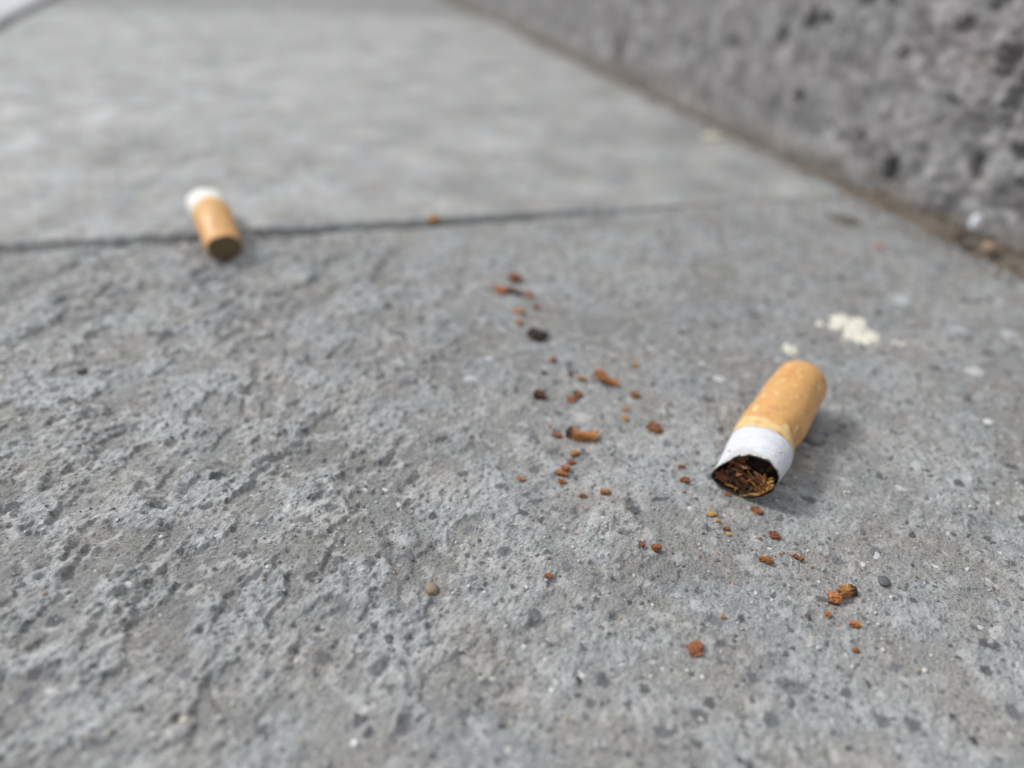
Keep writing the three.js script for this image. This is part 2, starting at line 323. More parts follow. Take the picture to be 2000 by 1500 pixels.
setInSlab([[-28.32,-58.54,2.01,3.28,2],
  [-2.06,-59.38,2.24,2.36,4],
  [-11.61,-57.5,1.8,1.31,3],
  [8.33,-53.29,0.82,2.48,3],
  [11.47,-52.15,0.55,1.74,3],
  [-0.92,-45.42,2.89,2.68,1],
  [4.57,-43.37,0.87,2.4,1],
  [6.32,-43.13,0.68,1.49,2],
  [8.16,-41.62,1.53,1.35,2],
  [7.33,-50.49,1.27,1.5,3],
  [1.48,-50.61,0.62,1.46,4],
  [-13.17,-42,1.31,1.62,1],
  [-16.48,-41.19,1.11,2.25,1],
  [-6.76,-36.35,0.59,1.43,2],
  [5.82,-34.43,1.56,1.47,0],
  [-5.19,-34.7,0.91,0.86,2],
  [0.4,-38.63,1.16,1.39,2],
  [5.08,-36.75,1.16,1.07,2],
  [6.22,-30.86,1.57,1.42,1],
  [14.4,-47.19,2.09,2.66,2],
  [25.53,-42.14,1.14,1.1,2],
  [28.29,-41.12,0.93,0.91,1],
  [30.03,-42.2,0.95,1.62,3],
  [31.91,-42.11,0.95,1.92,4],
  [34.69,-40.66,0.74,1.78,2],
  [21.9,-37.41,1.25,1.07,3],
  [19.87,-34.3,1.57,1.39,0],
  [19.51,-32.68,1.17,0.99,1],
  [18.37,-38.73,1.83,1.36,4],
  [11.81,-31.93,1.46,1.08,1],
  [21.93,-28.62,1.04,1.19,0],
  [21.62,-27.06,1.01,1.48,0],
  [27.77,-25.98,0.86,2.09,2],
  [25.62,-24.98,0.67,0.95,1],
  [33.68,-29.62,1.2,0.9,1],
  [30.27,-23.38,1.68,0.79,1],
  [9.11,-32.84,0.86,0.99,1],
  [36.78,-30.87,0.85,1.02,1],
  [44.67,-34.43,1.33,1.33,1],
  [42.09,-35.39,1.02,1.58,4],
  [41,-31.64,0.98,1.33,2],
  [45.56,-26.66,1.78,1.72,1],
  [45.96,-28.36,1.15,1.19,3],
  [59.56,-26.97,1.1,3.54,2],
  [62.59,-28.61,0.92,1.24,2],
  [62.4,-25.7,0.8,1.51,2],
  [56.5,-28.05,1.3,1.61,2],
  [55.99,-26.42,1.17,1.29,2],
  [50.68,-22.1,1.36,1.55,0],
  [50.2,-19.62,1.23,2.09,0],
  [39.85,-21.84,1.72,1.34,0],
  [45.24,-23.19,1.08,1.16,1],
  [50.31,-26.64,1.15,1.09,3],
  [37.37,-27.08,1.18,1.46,3],
  [64.28,-41.33,1.41,1.84,1],
  [61.37,-41.43,0.82,1.52,2],
  [65.15,-43.15,0.72,1.91,2],
  [59.01,-43.13,0.94,1.62,3],
  [75.42,-42.89,0.87,1.89,2],
  [70.36,-39.05,0.82,2.26,2],
  [56.81,-35.37,1.41,1.46,3],
  [72.43,-37.35,1.05,1.12,1],
  [66.78,-34.72,1.34,1.27,3],
  [66.95,-32.41,0.98,1.31,3],
  [72.17,-53.01,2.01,1.78,2],
  [74.6,-49.54,1.71,1.61,1],
  [52.51,-42.16,1.26,1.67,3],
  [64.65,-36.58,0.68,1.11,2],
  [72.57,-45.22,1.26,1.38,2],
  [36.4,-61.5,1.3,1.95,4],
  [37.58,-58.46,1.27,1.27,4],
  [34.03,-58.58,1.13,1.24,4],
  [27.46,-68.03,1.74,1.95,3],
  [27.39,-79.77,1.91,2.36,3],
  [30.87,-53.42,0.71,1.11,3],
  [49.39,-77.05,2.13,2.42,0],
  [21.78,-55.7,2.11,1.17,2],
  [20.01,-88.12,1.99,2.59,3],
  [10.48,-88.18,1.94,3.04,3],
  [30.82,-102.33,1.91,2.94,3],
  [13.68,-121.32,2.45,3.96,3],
  [66.05,-98.64,2.39,3.32,4],
  [104.06,-102.91,2.65,4.82,2],
  [83.28,-97.04,2.45,3.14,4],
  [65.23,-194.14,3.21,9.32,1],
  [48.13,-77.91,1.38,1.72,2],
  [109.47,-72.29,1.71,2.42,2],
  [90.05,-65.13,1.55,1.93,2],
  [80.45,-84.07,1.9,3.04,3]], DARK, 'dark_stone_grain', 0.01);
setInSlab([[35.98,-71.54,3.24,2.9,1],
  [57.85,-39.55,1.25,2.01,0],
  [74.23,-50.99,2.39,2.82,2],
  [68.51,-40.21,0.89,1.13,0],
  [109.3,-92.6,4.47,5.97,2],
  [102.37,-68.21,3.77,2.93,0],
  [27.35,-34.17,1.14,1.1,0],
  [28.08,-33.25,0.75,0.71,0],
  [61.14,-28.82,0.92,1.15,0],
  [61.08,-24.43,0.78,1.12,0],
  [0.07,-33.86,0.59,0.61,0],
  [-3.88,-43.43,0.74,0.6,3],
  [-4.08,-35.27,0.67,0.35,3],
  [-12.96,-39.67,0.94,0.57,3],
  [-9.25,-36.74,0.75,0.54,2],
  [-10.95,-60.85,0.88,0.71,0],
  [60.04,-80.37,1.93,2.87,0],
  [17.41,-33.89,0.45,0.4,0],
  [90.39,-49.86,1.52,1.86,0],
  [23.46,-84.71,2.56,2.49,2],
  [27.94,-89.32,1.89,2.12,2],
  [45.52,-29.68,0.68,0.85,0],
  [68.93,-47.5,3.17,2.55,2],
  [110.82,-80.06,3.61,3.53,2],
  [119.13,-76.33,4.13,4.49,2]], PALE, 'pale_stone_grain', 0.03);

// ---------------------------------------------------------------- cigarette butts
// A butt lies along its own -z from s = 0 (the end towards the camera); section(s, a) gives a point of its skin, angle a from +x over the top.
function skin(section, s0, s1, rings, around, inset, uvOf) {
  const p = [], uv = [], index = [];
  for (let i = 0; i <= rings; i++) for (let j = 0; j <= around; j++) {
    const t = i / rings, a = j / around * Math.PI * 2, s = typeof s0 === 'function' ? lerp(s0(a), s1, t) : lerp(s0, s1, t), [x, y, cx, cy] = section(s, a), d = Math.hypot(x - cx, y - cy) || 1;
    p.push((x - (x - cx) / d * inset) * MM, (y - (y - cy) / d * inset) * MM, -s * MM);
    uv.push(j / around, uvOf ? uvOf(s, t) : t);
  }
  for (let i = 0; i < rings; i++) for (let j = 0; j < around; j++) { const a = i * (around + 1) + j; index.push(a, a + 1, a + around + 1, a + 1, a + around + 2, a + around + 1); }
  const g = new THREE.BufferGeometry();
  g.setAttribute('position', new THREE.Float32BufferAttribute(p, 3)); g.setAttribute('uv', new THREE.Float32BufferAttribute(uv, 2)); g.setIndex(index);
  g.computeVertexNormals();
  const n = g.attributes.normal;                                    // the seam's two rows of vertices share a normal
  for (let i = 0; i <= rings; i++) { const a = i * (around + 1), b = a + around, v = new THREE.Vector3().fromBufferAttribute(n, a).add(new THREE.Vector3().fromBufferAttribute(n, b)).normalize(); n.setXYZ(a, v.x, v.y, v.z); n.setXYZ(b, v.x, v.y, v.z); }
  return g;
}
function endDisk(section, s, inset, bump, seed) {                    // a fibrous plug across the tube
  const p = [], index = [], rings = 9, around = 48;
  for (let i = 0; i <= rings; i++) for (let j = 0; j < around; j++) {
    const a = j / around * Math.PI * 2, [x, y, cx, cy] = section(s, a), d = Math.hypot(x - cx, y - cy), k = i / rings * (d - inset) / d, X = cx + (x - cx) * k, Y = cy + (y - cy) * k;
    p.push(X * MM, Y * MM, -(s + bump * (0.7 * noise(X * 0.9 + seed, Y * 0.9) + 0.5 * noise(X * 2.3, Y * 2.3 + seed))) * MM);
  }
  for (let i = 0; i < rings; i++) for (let j = 0; j < around; j++) { const a = i * around + j, b = i * around + (j + 1) % around; index.push(a, a + around, b, b, a + around, b + around); }
  const g = new THREE.BufferGeometry();
  g.setAttribute('position', new THREE.Float32BufferAttribute(p, 3)); g.setIndex(index); g.computeVertexNormals();
  return g;
}
const corkMap = picture(640, 640, (u, v, c) => {                     // tipping paper: orange tan with paler cork-like flecks; u round the tube, v along it
  const x = u * 25, y = v * 17.5, k = 1 + 0.05 * fbm(x / 2.5, y / 2.5, 3) + 0.05 * noise(x / 0.35, y / 0.5);
  c[0] = 0.69 * k; c[1] = 0.375 * k; c[2] = 0.135 * k; { const st = 0.22 * smooth(0.1, 0.5, fbm(x / 3 + 8, y / 3, 3)); c[0] *= 1 - 0.5 * st; c[1] *= 1 - st; c[2] *= 1 - st; }
  let q = (0.55 + 0.45 * smooth(11, 3, y)) * grains(x, y * 0.55, 1.6, 0.72, 0.22, 0.56, 211) + 0.6 * grains(x, y * 0.7, 1.0, 0.4, 0.07, 0.18, 231);
  const band = y + 0.5 * noise(x / 2.2, 3) - 0.55 * Math.abs(Math.sin(x / 1.9));
  q += 0.8 * smooth(2.0, 0.9, band) * smooth(-0.4, 0.2, noise(x / 1.7 + 4, y / 1.2) + 0.2);
  q = clamp(q);
  c[0] = lerp(c[0], 0.80, q); c[1] = lerp(c[1], 0.60, q); c[2] = lerp(c[2], 0.29, q);
});
corkMap.wrapS = THREE.RepeatWrapping;
const corkMat = new THREE.MeshPhysicalMaterial({ map: corkMap, roughness: 0.46, clearcoat: 0.12, clearcoatRoughness: 0.4 });
const paperMap = picture(512, 320, (u, v, c) => {                    // white paper; v = 0 is the burnt edge: toasted grey then black
  const x = u * 25, y = v * 7.4, w = noise(x / 1.4, y / 2.5), k = 0.72 * (1 + 0.02 * w + 0.015 * noise(x / 0.2, y / 0.2));
  c[0] = k * 0.95; c[1] = k * 0.975; c[2] = k * 1.02;
  const top = smooth(0.16, 0.3, u) * smooth(0.52, 0.4, u), e = y + 0.35 * noise(x / 0.9, 2) + 0.18 * noise(x / 0.3, 7);
  let q = smooth(1.0 + 1.9 * top, 0.1 + 0.4 * top, e) * 0.75 * (0.8 + 0.4 * noise(x / 0.5, y / 0.4));
  c[0] = lerp(c[0], 0.44, q); c[1] = lerp(c[1], 0.405, q); c[2] = lerp(c[2], 0.365, q);
  q = smooth(0.22, 0.02, e - 0.05 * top) * 0.9;
  c[0] = lerp(c[0], 0.03, q); c[1] = lerp(c[1], 0.026, q); c[2] = lerp(c[2], 0.022, q);
  q = 0.35 * smooth(0.09, 0.02, Math.abs(y - 5.2 - 0.9 * Math.sin(x * 0.55) - 0.25 * noise(x, 1))) * smooth(-0.2, 0.3, noise(x / 2, 9) + 0.2);   // faint grey print line
  c[0] = lerp(c[0], 0.3, q); c[1] = lerp(c[1], 0.34, q); c[2] = lerp(c[2], 0.42, q);
});
paperMap.wrapS = THREE.RepeatWrapping;
const paperBump = picture(512, 320, (u, v, c) => { const x = u * 25, y = v * 7.4; const cr = smooth(0.12, 0, Math.abs(noise(x / 3.1 + 0.5 * y, y / 2.2 + 3))) * 0.35; c[0] = c[1] = c[2] = 0.55 - cr + 0.22 * noise(x / 1.1 + 0.3 * y, y / 1.6) + 0.12 * noise(x / 0.4, y / 0.5); }, false);
paperBump.wrapS = THREE.RepeatWrapping;
const paperMat = matte({ map: paperMap, bumpMap: paperBump, bumpScale: 0.14 * MM, roughness: 0.75 });
const plainPaper = matte({ color: new THREE.Color().setRGB(0.78, 0.78, 0.74), roughness: 0.85 });
const sootMat = matte({ color: new THREE.Color().setRGB(0.05, 0.028, 0.017), roughness: 0.85 });
const charMat = matte({ color: new THREE.Color().setRGB(0.1, 0.1, 0.102), roughness: 0.9 });
const shredMat = matte({ vertexColors: true, roughness: 0.8 });
const filterMat = matte({ color: new THREE.Color().setRGB(0.155, 0.112, 0.062), roughness: 1 });

// a shred of cut tobacco: a curled ribbon from point to point, in millimetres
function shred(from, to, bow, width, thick, color, r) {
  const g = new THREE.BoxGeometry(1, 1, 1, 7, 1, 2).toNonIndexed(), p = g.attributes.position, a = new THREE.Vector3(...from), b = new THREE.Vector3(...to), d = b.clone().sub(a), side = new THREE.Vector3(r() - 0.5, r() - 0.5, r() - 0.5).cross(d).normalize(), up = d.clone().cross(side).normalize(), v = new THREE.Vector3(), col = [], ph = r() * 6, tw = (r() - 0.5) * 2;
  for (let i = 0; i < p.count; i++) {
    const t = p.getX(i) + 0.5, y = p.getY(i) * thick, z = p.getZ(i) * width * (0.75 + 0.35 * Math.sin(t * 7 + ph)), c = Math.cos(tw * t), s = Math.sin(tw * t);
    v.copy(a).addScaledVector(d, t).addScaledVector(up, bow * Math.sin(t * Math.PI) + y * c - z * s + 0.05 * Math.sin(t * 11 + ph)).addScaledVector(side, z * c + y * s);
    p.setXYZ(i, v.x * MM, v.y * MM, v.z * MM);
    const k = 0.75 + 0.5 * Math.abs(Math.sin(t * 9 + p.getZ(i) * 5 + ph));
    col.push(color[0] * k, color[1] * k, color[2] * k);
  }
  g.setAttribute('color', new THREE.Float32BufferAttribute(col, 3)); g.deleteAttribute('uv');
  g.computeVertexNormals();
  return g;
}

{ // the big butt: crushed, burnt mouth towards the camera
  const MOUTH = [[3.55, 5.0], [2.0, 6.15], [0.2, 6.1], [-1.2, 5.25], [-2.7, 3.85], [-4.1, 0.95], [-3.0, 0.3], [-1.2, 0.02], [0.7, 0.0], [2.2, 1.2], [3.5, 3.2]];
  const mc = [-0.25, 2.9], polar = MOUTH.map(([x, y]) => { const a = Math.atan2(y - mc[1], x - mc[0]); return [a < 0 ? a + 2 * Math.PI : a, Math.hypot(x - mc[0], y - mc[1])]; }).sort((p, q) => p[0] - q[0]);
  const mouthR = (a) => {
    a = ((a % (2 * Math.PI)) + 2 * Math.PI) % (2 * Math.PI);
    for (let i = 0; i < polar.length; i++) { const p = polar[i], q = polar[(i + 1) % polar.length], b = q[0] + (i === polar.length - 1 ? 2 * Math.PI : 0), x = a < polar[0][0] && i === polar.length - 1 ? a + 2 * Math.PI : a; if (x >= p[0] && x <= b) return lerp(p[1], q[1], (x - p[0]) / (b - p[0])); }
    return 3;
  };
  const soft = (a) => { let s = 0; for (let k = -2; k <= 2; k++) s += mouthR(a + k * 0.06) / 5; return s; };
  const section = (s, a) => {
    const w = smooth(-1, 9, s), ry = lerp(3.15, 3.8, smooth(4, 19, s)), rx = lerp(4.1, 3.72, smooth(6, 22, s)), cx = lerp(mc[0], -0.3 - 0.012 * s, w), cy = lerp(mc[1], ry, w);
    const re = 1 / Math.hypot(Math.cos(a) / rx, Math.sin(a) / ry);
    let R = lerp(soft(a), re, w);
    let da = a - 0.12; if (da > Math.PI) da -= 2 * Math.PI; if (da < -Math.PI) da += 2 * Math.PI;   // pinched hollow low on the right of the filter
    R -= 0.95 * Math.exp(-Math.pow((s - 9.6) / 1.9, 2) - Math.pow(da / 0.55, 2));
    R -= 0.3 * Math.exp(-Math.pow((s - 8.0 - 2.2 * da) / 0.4, 2) - Math.pow((da - 0.1) / 0.6, 2));
    R += 0.09 * noise(s / 4.2, Math.cos(a) * 1.3 + 5 + Math.sin(a)) + 0.035 * noise(s / 1.5, Math.cos(a) * 3 + 9) - 0.14 * smooth(23.5, 23.9, s);
    return [cx + R * Math.cos(a), cy + R * Math.sin(a), cx, cy];
  };
  const butt = thing(new THREE.Group(), 'cigarette_butt', 'crushed orange cigarette butt with its open burnt end facing us, right of the tobacco crumbs', 'cigarette butt', 'cigarette butts');
  const ax = Math.atan2(-0.79, 0.613);
  butt.position.set(48.1 * MM, 0.02 * MM, -51.7 * MM);
  butt.rotation.y = ax;
  const lipS = (a) => 0.2 * noise(Math.cos(a) * 2.6 + 2, Math.sin(a) * 2.6) + 0.05 * noise(Math.cos(a) * 8, Math.sin(a) * 8 + 4) + 0.85 * Math.max(0, Math.sin(a)) * smooth(2.9, 1.2, Math.abs(a - 1.7));
  piece(skin(section, 6.6, 23.9, 70, 120, 0, (s, t) => t), corkMat, 'filter_paper', butt, 'orange tan filter paper with pale flecks');
  piece(skin(section, lipS, 7.0, 40, 120, 0.06), paperMat, 'white_paper', butt, 'white paper band, toasted at the burnt edge');
  piece(skin(section, lipS, 5, 16, 90, 0.17), sootMat, 'paper_lining', butt, 'soot black inside of the paper');
  const rim = []; for (let j = 0; j < 80; j++) { const a = j / 80 * Math.PI * 2, [x, y, cx, cy] = section(lipS(a), a), d = Math.hypot(x - cx, y - cy); rim.push(new THREE.Vector3((x - (x - cx) / d * 0.11) * MM, (y - (y - cy) / d * 0.11) * MM, -lipS(a) * MM)); }
  const rg = new THREE.TubeGeometry(new THREE.CatmullRomCurve3(rim, true), 160, 0.06 * MM, 5, true);
  piece(rg, charMat, 'charred_rim', butt, 'black charred rim');
  piece(endDisk(section, 3.2, 0.3, 0.5, 4), sootMat, 'burnt_core', butt);
  piece(endDisk(section, 23.75, 0.15, 0.08, 9), filterMat, 'filter_end', butt);
  const r = rng(19), parts = [], within = (x, y, s, k) => { const a = Math.atan2(y - mc[1], x - mc[0]), [px, py, cx, cy] = section(s, a), m = Math.hypot(px - cx, py - cy) * k, d = Math.hypot(x - cx, y - cy); return d > m ? [cx + (x - cx) * m / d, cy + (y - cy) * m / d] : [x, y]; };
  const add = (n, cx, cy, sx, sy, s0, s1, colors, len, wd) => {
    for (let i = 0; i < n; i++) {
      const s = lerp(s0, s1, r()), c = colors[Math.floor(r() * colors.length)], an = r() * 6.28, l = len * (0.5 + r());
      const [x0, y0] = within(cx + (r() - 0.5) * sx, cy + (r() - 0.5) * sy, s, 0.86), [x1, y1] = within(x0 + Math.cos(an) * l, y0 + Math.sin(an) * l * 0.7, s, 0.9);
      parts.push(shred([x0, y0, -s], [x1, y1, -(s + (r() - 0.4) * 1.4)], (r() - 0.5) * 0.5, wd * (0.6 + 0.8 * r()), 0.1 + 0.12 * r(), c, r));
    }
  };
  const RED = [[0.17, 0.058, 0.024], [0.25, 0.095, 0.042], [0.1, 0.034, 0.016], [0.3, 0.14, 0.065]], GOLD = [[0.32, 0.165, 0.04], [0.42, 0.24, 0.08], [0.27, 0.11, 0.026], [0.34, 0.15, 0.035]], DARKS = [[0.05, 0.026, 0.014], [0.08, 0.038, 0.018], [0.03, 0.018, 0.012]];
  add(34, 0, 2.6, 7, 4.6, 1.6, 3.0, DARKS, 2.0, 0.6);
  add(30, -1.6, 3.1, 1.9, 2.2, 0.7, 1.7, RED, 1.2, 0.42);
  add(24, -0.4, 1.5, 3.4, 1.6, 0.4, 1.3, RED.concat(DARKS), 1.4, 0.34);
  add(12, -2.8, 1.3, 1.8, 1.2, 0.5, 1.5, DARKS.concat(RED), 1.1, 0.5);
  add(34, 2.5, 1.7, 2.4, 1.8, 0.1, 1.6, GOLD.concat(RED.slice(0, 2)), 2.3, 0.34);
  add(26, 1.0, 0.7, 3.6, 0.9, 0.1, 1.1, GOLD.concat(DARKS), 1.5, 0.28);
  piece(mergeGeometries(parts), shredMat, 'tobacco', butt, 'brown and golden tobacco shreds', 'stuff');
}
{ // the second butt, farther off on the joint: pressed filter end towards the camera, white end away
  const L = 24.4, section = (s, a) => {
    const w = smooth(-1, 11, s), f = smooth(14, L, s), ry = lerp(lerp(2.4, 3.6, w), 3.05, f), rx = lerp(lerp(3.3, 3.68, w), 4.05, f);
    const R = 1 / Math.hypot(Math.cos(a) / rx, Math.sin(a) / ry) + 0.12 * noise(s / 3, Math.cos(a) * 1.6 + 1 + Math.sin(a)) - 0.18 * smooth(0.4, 0, s);
    return [R * Math.cos(a), ry + R * Math.sin(a), 0, ry];
  };
  const butt = thing(new THREE.Group(), 'cigarette_butt', 'cigarette butt lying across the slab joint, brown filter end towards us, white end away', 'cigarette butt', 'cigarette butts');
  butt.position.set(-11.0 * MM, 0.25 * MM, -134.6 * MM);
  butt.rotation.y = Math.atan2(0.16, 0.987);
  piece(skin(section, 0, 15.6, 50, 90, 0, (s, t) => 1 - t), corkMat, 'filter_paper', butt, 'orange tan filter paper');
  piece(skin(section, 15.3, L, 30, 90, 0.06), plainPaper, 'white_paper', butt, 'bright white paper end');
  piece(endDisk(section, 0.12, 0.1, 0.12, 2), filterMat, 'filter_end', butt, 'smoke stained brown filter end');
  piece(endDisk(section, L - 0.5, 0.12, 0.5, 6), sootMat, 'burnt_core', butt);
}

// ---------------------------------------------------------------- crumbs of tobacco, each by itself
const TONE = { o: [[0.46, 0.19, 0.06], [0.26, 0.09, 0.03]], r: [[0.30, 0.112, 0.05], [0.17, 0.058, 0.028]], b: [[0.30, 0.125, 0.05], [0.13, 0.05, 0.022]], k: [[0.035, 0.022, 0.016], [0.02, 0.015, 0.012]], y: [[0.5, 0.33, 0.14], [0.4, 0.2, 0.06]], t: [[0.46, 0.25, 0.11], [0.32, 0.17, 0.08]], d: [[0.10, 0.035, 0.018], [0.05, 0.022, 0.014]], x: [[0.42, 0.19, 0.06], [0.24, 0.095, 0.03]] };
function crumb(w, t, d, seed, tone, flag) {
  const long = w > 1.7 * d || w > 2.4, r = rng(seed * 97 + 5), strands = long ? 5 : w < 0.75 ? 2 : 3 + (seed % 2), all = [], [a, b] = TONE[tone], q0 = seed * 3.17;
  for (let k = 0; k < strands; k++) {
    let g = new THREE.BoxGeometry(1, 1, 1, long ? 12 : 4, 2, 2); g.deleteAttribute('normal'); g.deleteAttribute('uv'); g = mergeVertices(g, 1e-5);
    const p = g.attributes.position, q = q0 + k * 7.3, sk = (r() - 0.5) * 1.1, tp = (r() - 0.5) * 0.9, jit = long ? 0.08 : 0.15, tone1 = r();
    const lw = long ? 0.7 + 0.3 * r() : 0.55 + 0.45 * r(), lt = strands === 2 ? 0.7 : 0.45 + 0.25 * r(), ld = strands === 2 ? 0.7 : 0.36 + 0.3 * r();
    const ox = (r() - 0.5) * (1 - lw), oy = (r() - 0.5) * (1 - lt) * (k ? 1.1 : 0), oz = (strands > 1 ? (k / (strands - 1) - 0.5) : 0) * (1 - ld), yaw = (r() - 0.5) * (long ? 0.12 : 0.7), cy = Math.cos(yaw), sy = Math.sin(yaw);
    for (let i = 0; i < p.count; i++) {
      let x = p.getX(i), y = p.getY(i), z = p.getZ(i);
      const cut = 1 - 0.25 * 4 * x * x * r();
      y *= (1 + tp * x + 0.5 * noise(x * 3 + q, z * 3)) * cut; z *= (1 - tp * 0.6 * x + 0.4 * noise(x * 3 - q, y * 3)) * cut;
      x += sk * z * 0.35;
      x = ox + (x + (r() - 0.5) * jit) * lw; y = oy + (y + (r() - 0.5) * jit) * lt; z = oz + (z + (r() - 0.5) * jit) * ld;
      if (long) { y += 0.16 * Math.sin(x * 5 + q0) + 0.1 * Math.sin(x * 9 + q); z += 0.14 * Math.sin(x * 4 + 2 * q0) + 0.12 * Math.sin(x * 8 + q * 2); }
      p.setXYZ(i, (x * cy + z * sy * d / w) * w, y * t, (z * cy - x * sy * w / d) * d);
    }
    g = g.toNonIndexed(); g.computeVertexNormals();
    const col = [], P = g.attributes.position;
    for (let i = 0; i < P.count; i += 3) {
      const X = (P.getX(i) + P.getX(i + 1) + P.getX(i + 2)) / 3 / w, Y = P.getY(i) / t, Z = P.getZ(i) / d, m = clamp(tone1 + 0.7 * noise(X * 3 + q, (Y + Z) * 5)), s = 0.75 + 0.45 * r();
      const dark = flag === 'L' ? smooth(-0.26, -0.36, X) : flag === 'R' ? smooth(0.1, 0.3, X) : flag === 'B' ? smooth(0.05, -0.2, Y) : 0;
      for (let e = 0; e < 3; e++) for (let c = 0; c < 3; c++) col.push(lerp(lerp(a[c], b[c], m) * s, [0.03, 0.022, 0.018][c], dark * 0.9));
    }
    g.setAttribute('color', new THREE.Float32BufferAttribute(col, 3));
    all.push(g);
  }
  const g = mergeGeometries(all);
  g.scale(MM, MM, MM);
  return g;
}
const crumbMat = matte({ vertexColors: true, roughness: 0.82 });
let crumbs = 0;
function drop(x, z, w, d, t, tone, turn, label, flag) {
  t *= 1.05; d *= 1.05;
  const n = ++crumbs, m = new THREE.Mesh(crumb(w, t, d, n, tone, flag), crumbMat);
  m.castShadow = m.receiveShadow = true;
  const at = z < -148 ? farHeight : nearHeight;
  let h = -9; for (let i = -1; i <= 1; i++) for (let j = -1; j <= 1; j++) h = Math.max(h, at(x + i * w * 0.25, z + j * d * 0.25));
  if (z < -146) h = 0.1;
  m.position.set(x * MM, (h + t * 0.36) * MM, z * MM);
  m.rotation.set((((n * 37) % 11) / 11 - 0.5) * 0.3, facing(x, z) + turn, (((n * 53) % 13) / 13 - 0.5) * 0.24);
  thing(m, 'tobacco_crumb', label, 'tobacco crumb', 'crumbs of tobacco spilled on the slab');
}
drop(40.06, -115.49, 2.12, 2.65, 1.19, 'b', 0.1, 'brown crumb standing topmost of the far cluster of tobacco, above the long two-tone shred', 'B');
drop(36.14, -111.22, 2.42, 1.82, 0.81, 'o', -0.1, 'orange half of the long shred in the far cluster, at its left end');
drop(38.24, -110.14, 2.97, 1.43, 0.63, 'd', -0.2, 'dark brown half of the long shred in the far cluster');
drop(40.41, -108.42, 1.29, 1.61, 0.80, 'o', 0.3, 'orange crumb at the right end of the long two-tone shred');
drop(40.19, -103.58, 0.89, 1.11, 0.78, 'r', 0.8, 'small faint reddish crumb below right of the far cluster');
drop(36.64, -102.78, 2.30, 1.18, 0.55, 't', 0.1, 'tan flat crumb below the long two-tone shred of the far cluster');
drop(35.5, -98.72, 1.20, 1.11, 0.53, 't', 0.5, 'pale brownish crumb just above the black charred flake');
drop(36.85, -93.99, 3.00, 2.10, 1.04, 'k', -0.35, 'black charred flake, the darkest crumb, below the far cluster');
drop(36.84, -86.03, 0.95, 1.12, 0.59, 'r', 0.2, 'small reddish brown crumb below right of the black charred flake');
drop(34.36, -83.31, 0.61, 0.76, 0.48, 'd', 0.9, 'tiny dark red crumb, lower of two under the black charred flake');
drop(38, -81.88, 0.77, 0.71, 0.38, 'b', 0.4, 'tiny brownish speck left of the brown rolled shred');
drop(39.13, -80.17, 1.06, 0.87, 0.47, 'o', -0.2, 'small orange crumb just left of the brown rolled shred');
drop(42.68, -79.2, 3.81, 1.5, 1.1, 'x', -0.12, 'brown rolled shred in two lumps, the upper long one of the trail');
drop(48.91, -82.32, 0.95, 1.19, 0.64, 'y', 0.6, 'pale yellow speck above right of the brown rolled shred');
drop(31.64, -77.69, 1.75, 1.69, 0.95, 'd', 0.3, 'very dark brown round crumb, leftmost below the black charred flake');
drop(37.13, -76.65, 1.18, 1.39, 0.78, 'b', 0.7, 'dark brown crumb, upper right of a touching pair below the rolled shred');
drop(35.88, -75.88, 1.46, 0.88, 0.50, 'o', 0.1, 'orange brown crumb, lower left of a touching pair below the rolled shred');
drop(45.32, -74.56, 1.33, 1.17, 0.64, 'b', 0.4, 'brown angular crumb on its own, right of the touching pair');
drop(42.4, -71.99, 0.72, 0.78, 0.45, 'y', 0.2, 'tiny yellow crumb, upper of two above the thick shred');
drop(41.34, -69.74, 0.78, 0.98, 0.66, 'y', 0.9, 'orange yellow crumb, lower of two above the thick shred');
drop(44.26, -66.39, 2.21, 1.60, 0.94, 'b', -0.2, 'large brown lump on its own between the trail and the near cigarette butt');
drop(30.89, -68.42, 1.35, 0.82, 0.50, 'o', 0.2, 'orange crumb touching the dark left end of the thick shred');
drop(33.95, -67.32, 4.06, 1.45, 1.2, 'x', -0.06, 'thick ribbed golden brown shred with a black burnt left end, middle of the trail', 'L');
drop(30.66, -70.56, 0.48, 0.43, 0.25, 'o', 0.3, 'tiny orange speck up left of the thick shred');
drop(31.66, -64.16, 1.18, 0.78, 0.48, 'o', 0.35, 'bright orange crumb right below the thick shred');
drop(30.62, -62.75, 0.77, 0.75, 0.48, 'r', 0.8, 'reddish brown crumb under the bright orange one below the thick shred');
drop(29.39, -61.54, 1.27, 0.61, 0.39, 'o', 0.3, 'upper orange flake of a crossed pair below the thick shred');
drop(28.65, -61.03, 1.76, 0.66, 0.43, 'o', -0.35, 'lower orange flake of a crossed pair below the thick shred');
drop(23.39, -61.2, 1.05, 0.52, 0.35, 'o', -0.3, 'orange chip set apart to the left of the trail, below the thick shred');
drop(28.17, -59.6, 0.99, 0.64, 0.42, 'x', -0.2, 'orange brown chip just below the crossed pair of flakes');
drop(29.62, -56.6, 0.79, 0.45, 0.30, 'b', 0.2, 'small brown sliver at the lower end of the trail, left of an orange sliver');
drop(32.38, -56.25, 1.22, 0.62, 0.42, 'x', -0.1, 'orange brown sliver at the lower end of the trail, right of a small brown one');
drop(43.82, -58.38, 0.90, 0.51, 0.32, 'b', 0.2, 'small brown crumb left of the burnt mouth of the near butt, the upper of two');
drop(42.8, -55.75, 1.26, 0.78, 0.51, 'r', 0.1, 'reddish crumb left of the burnt mouth of the near butt, the lower of two');
drop(42.95, -49.74, 1.13, 0.71, 0.48, 'y', 0.3, 'pale orange lump just below the burnt mouth of the near butt, to its left');
drop(43.17, -48.65, 0.53, 0.48, 0.33, 't', 0.5, 'tiny brown speck touching the pale orange lump below the near butt');
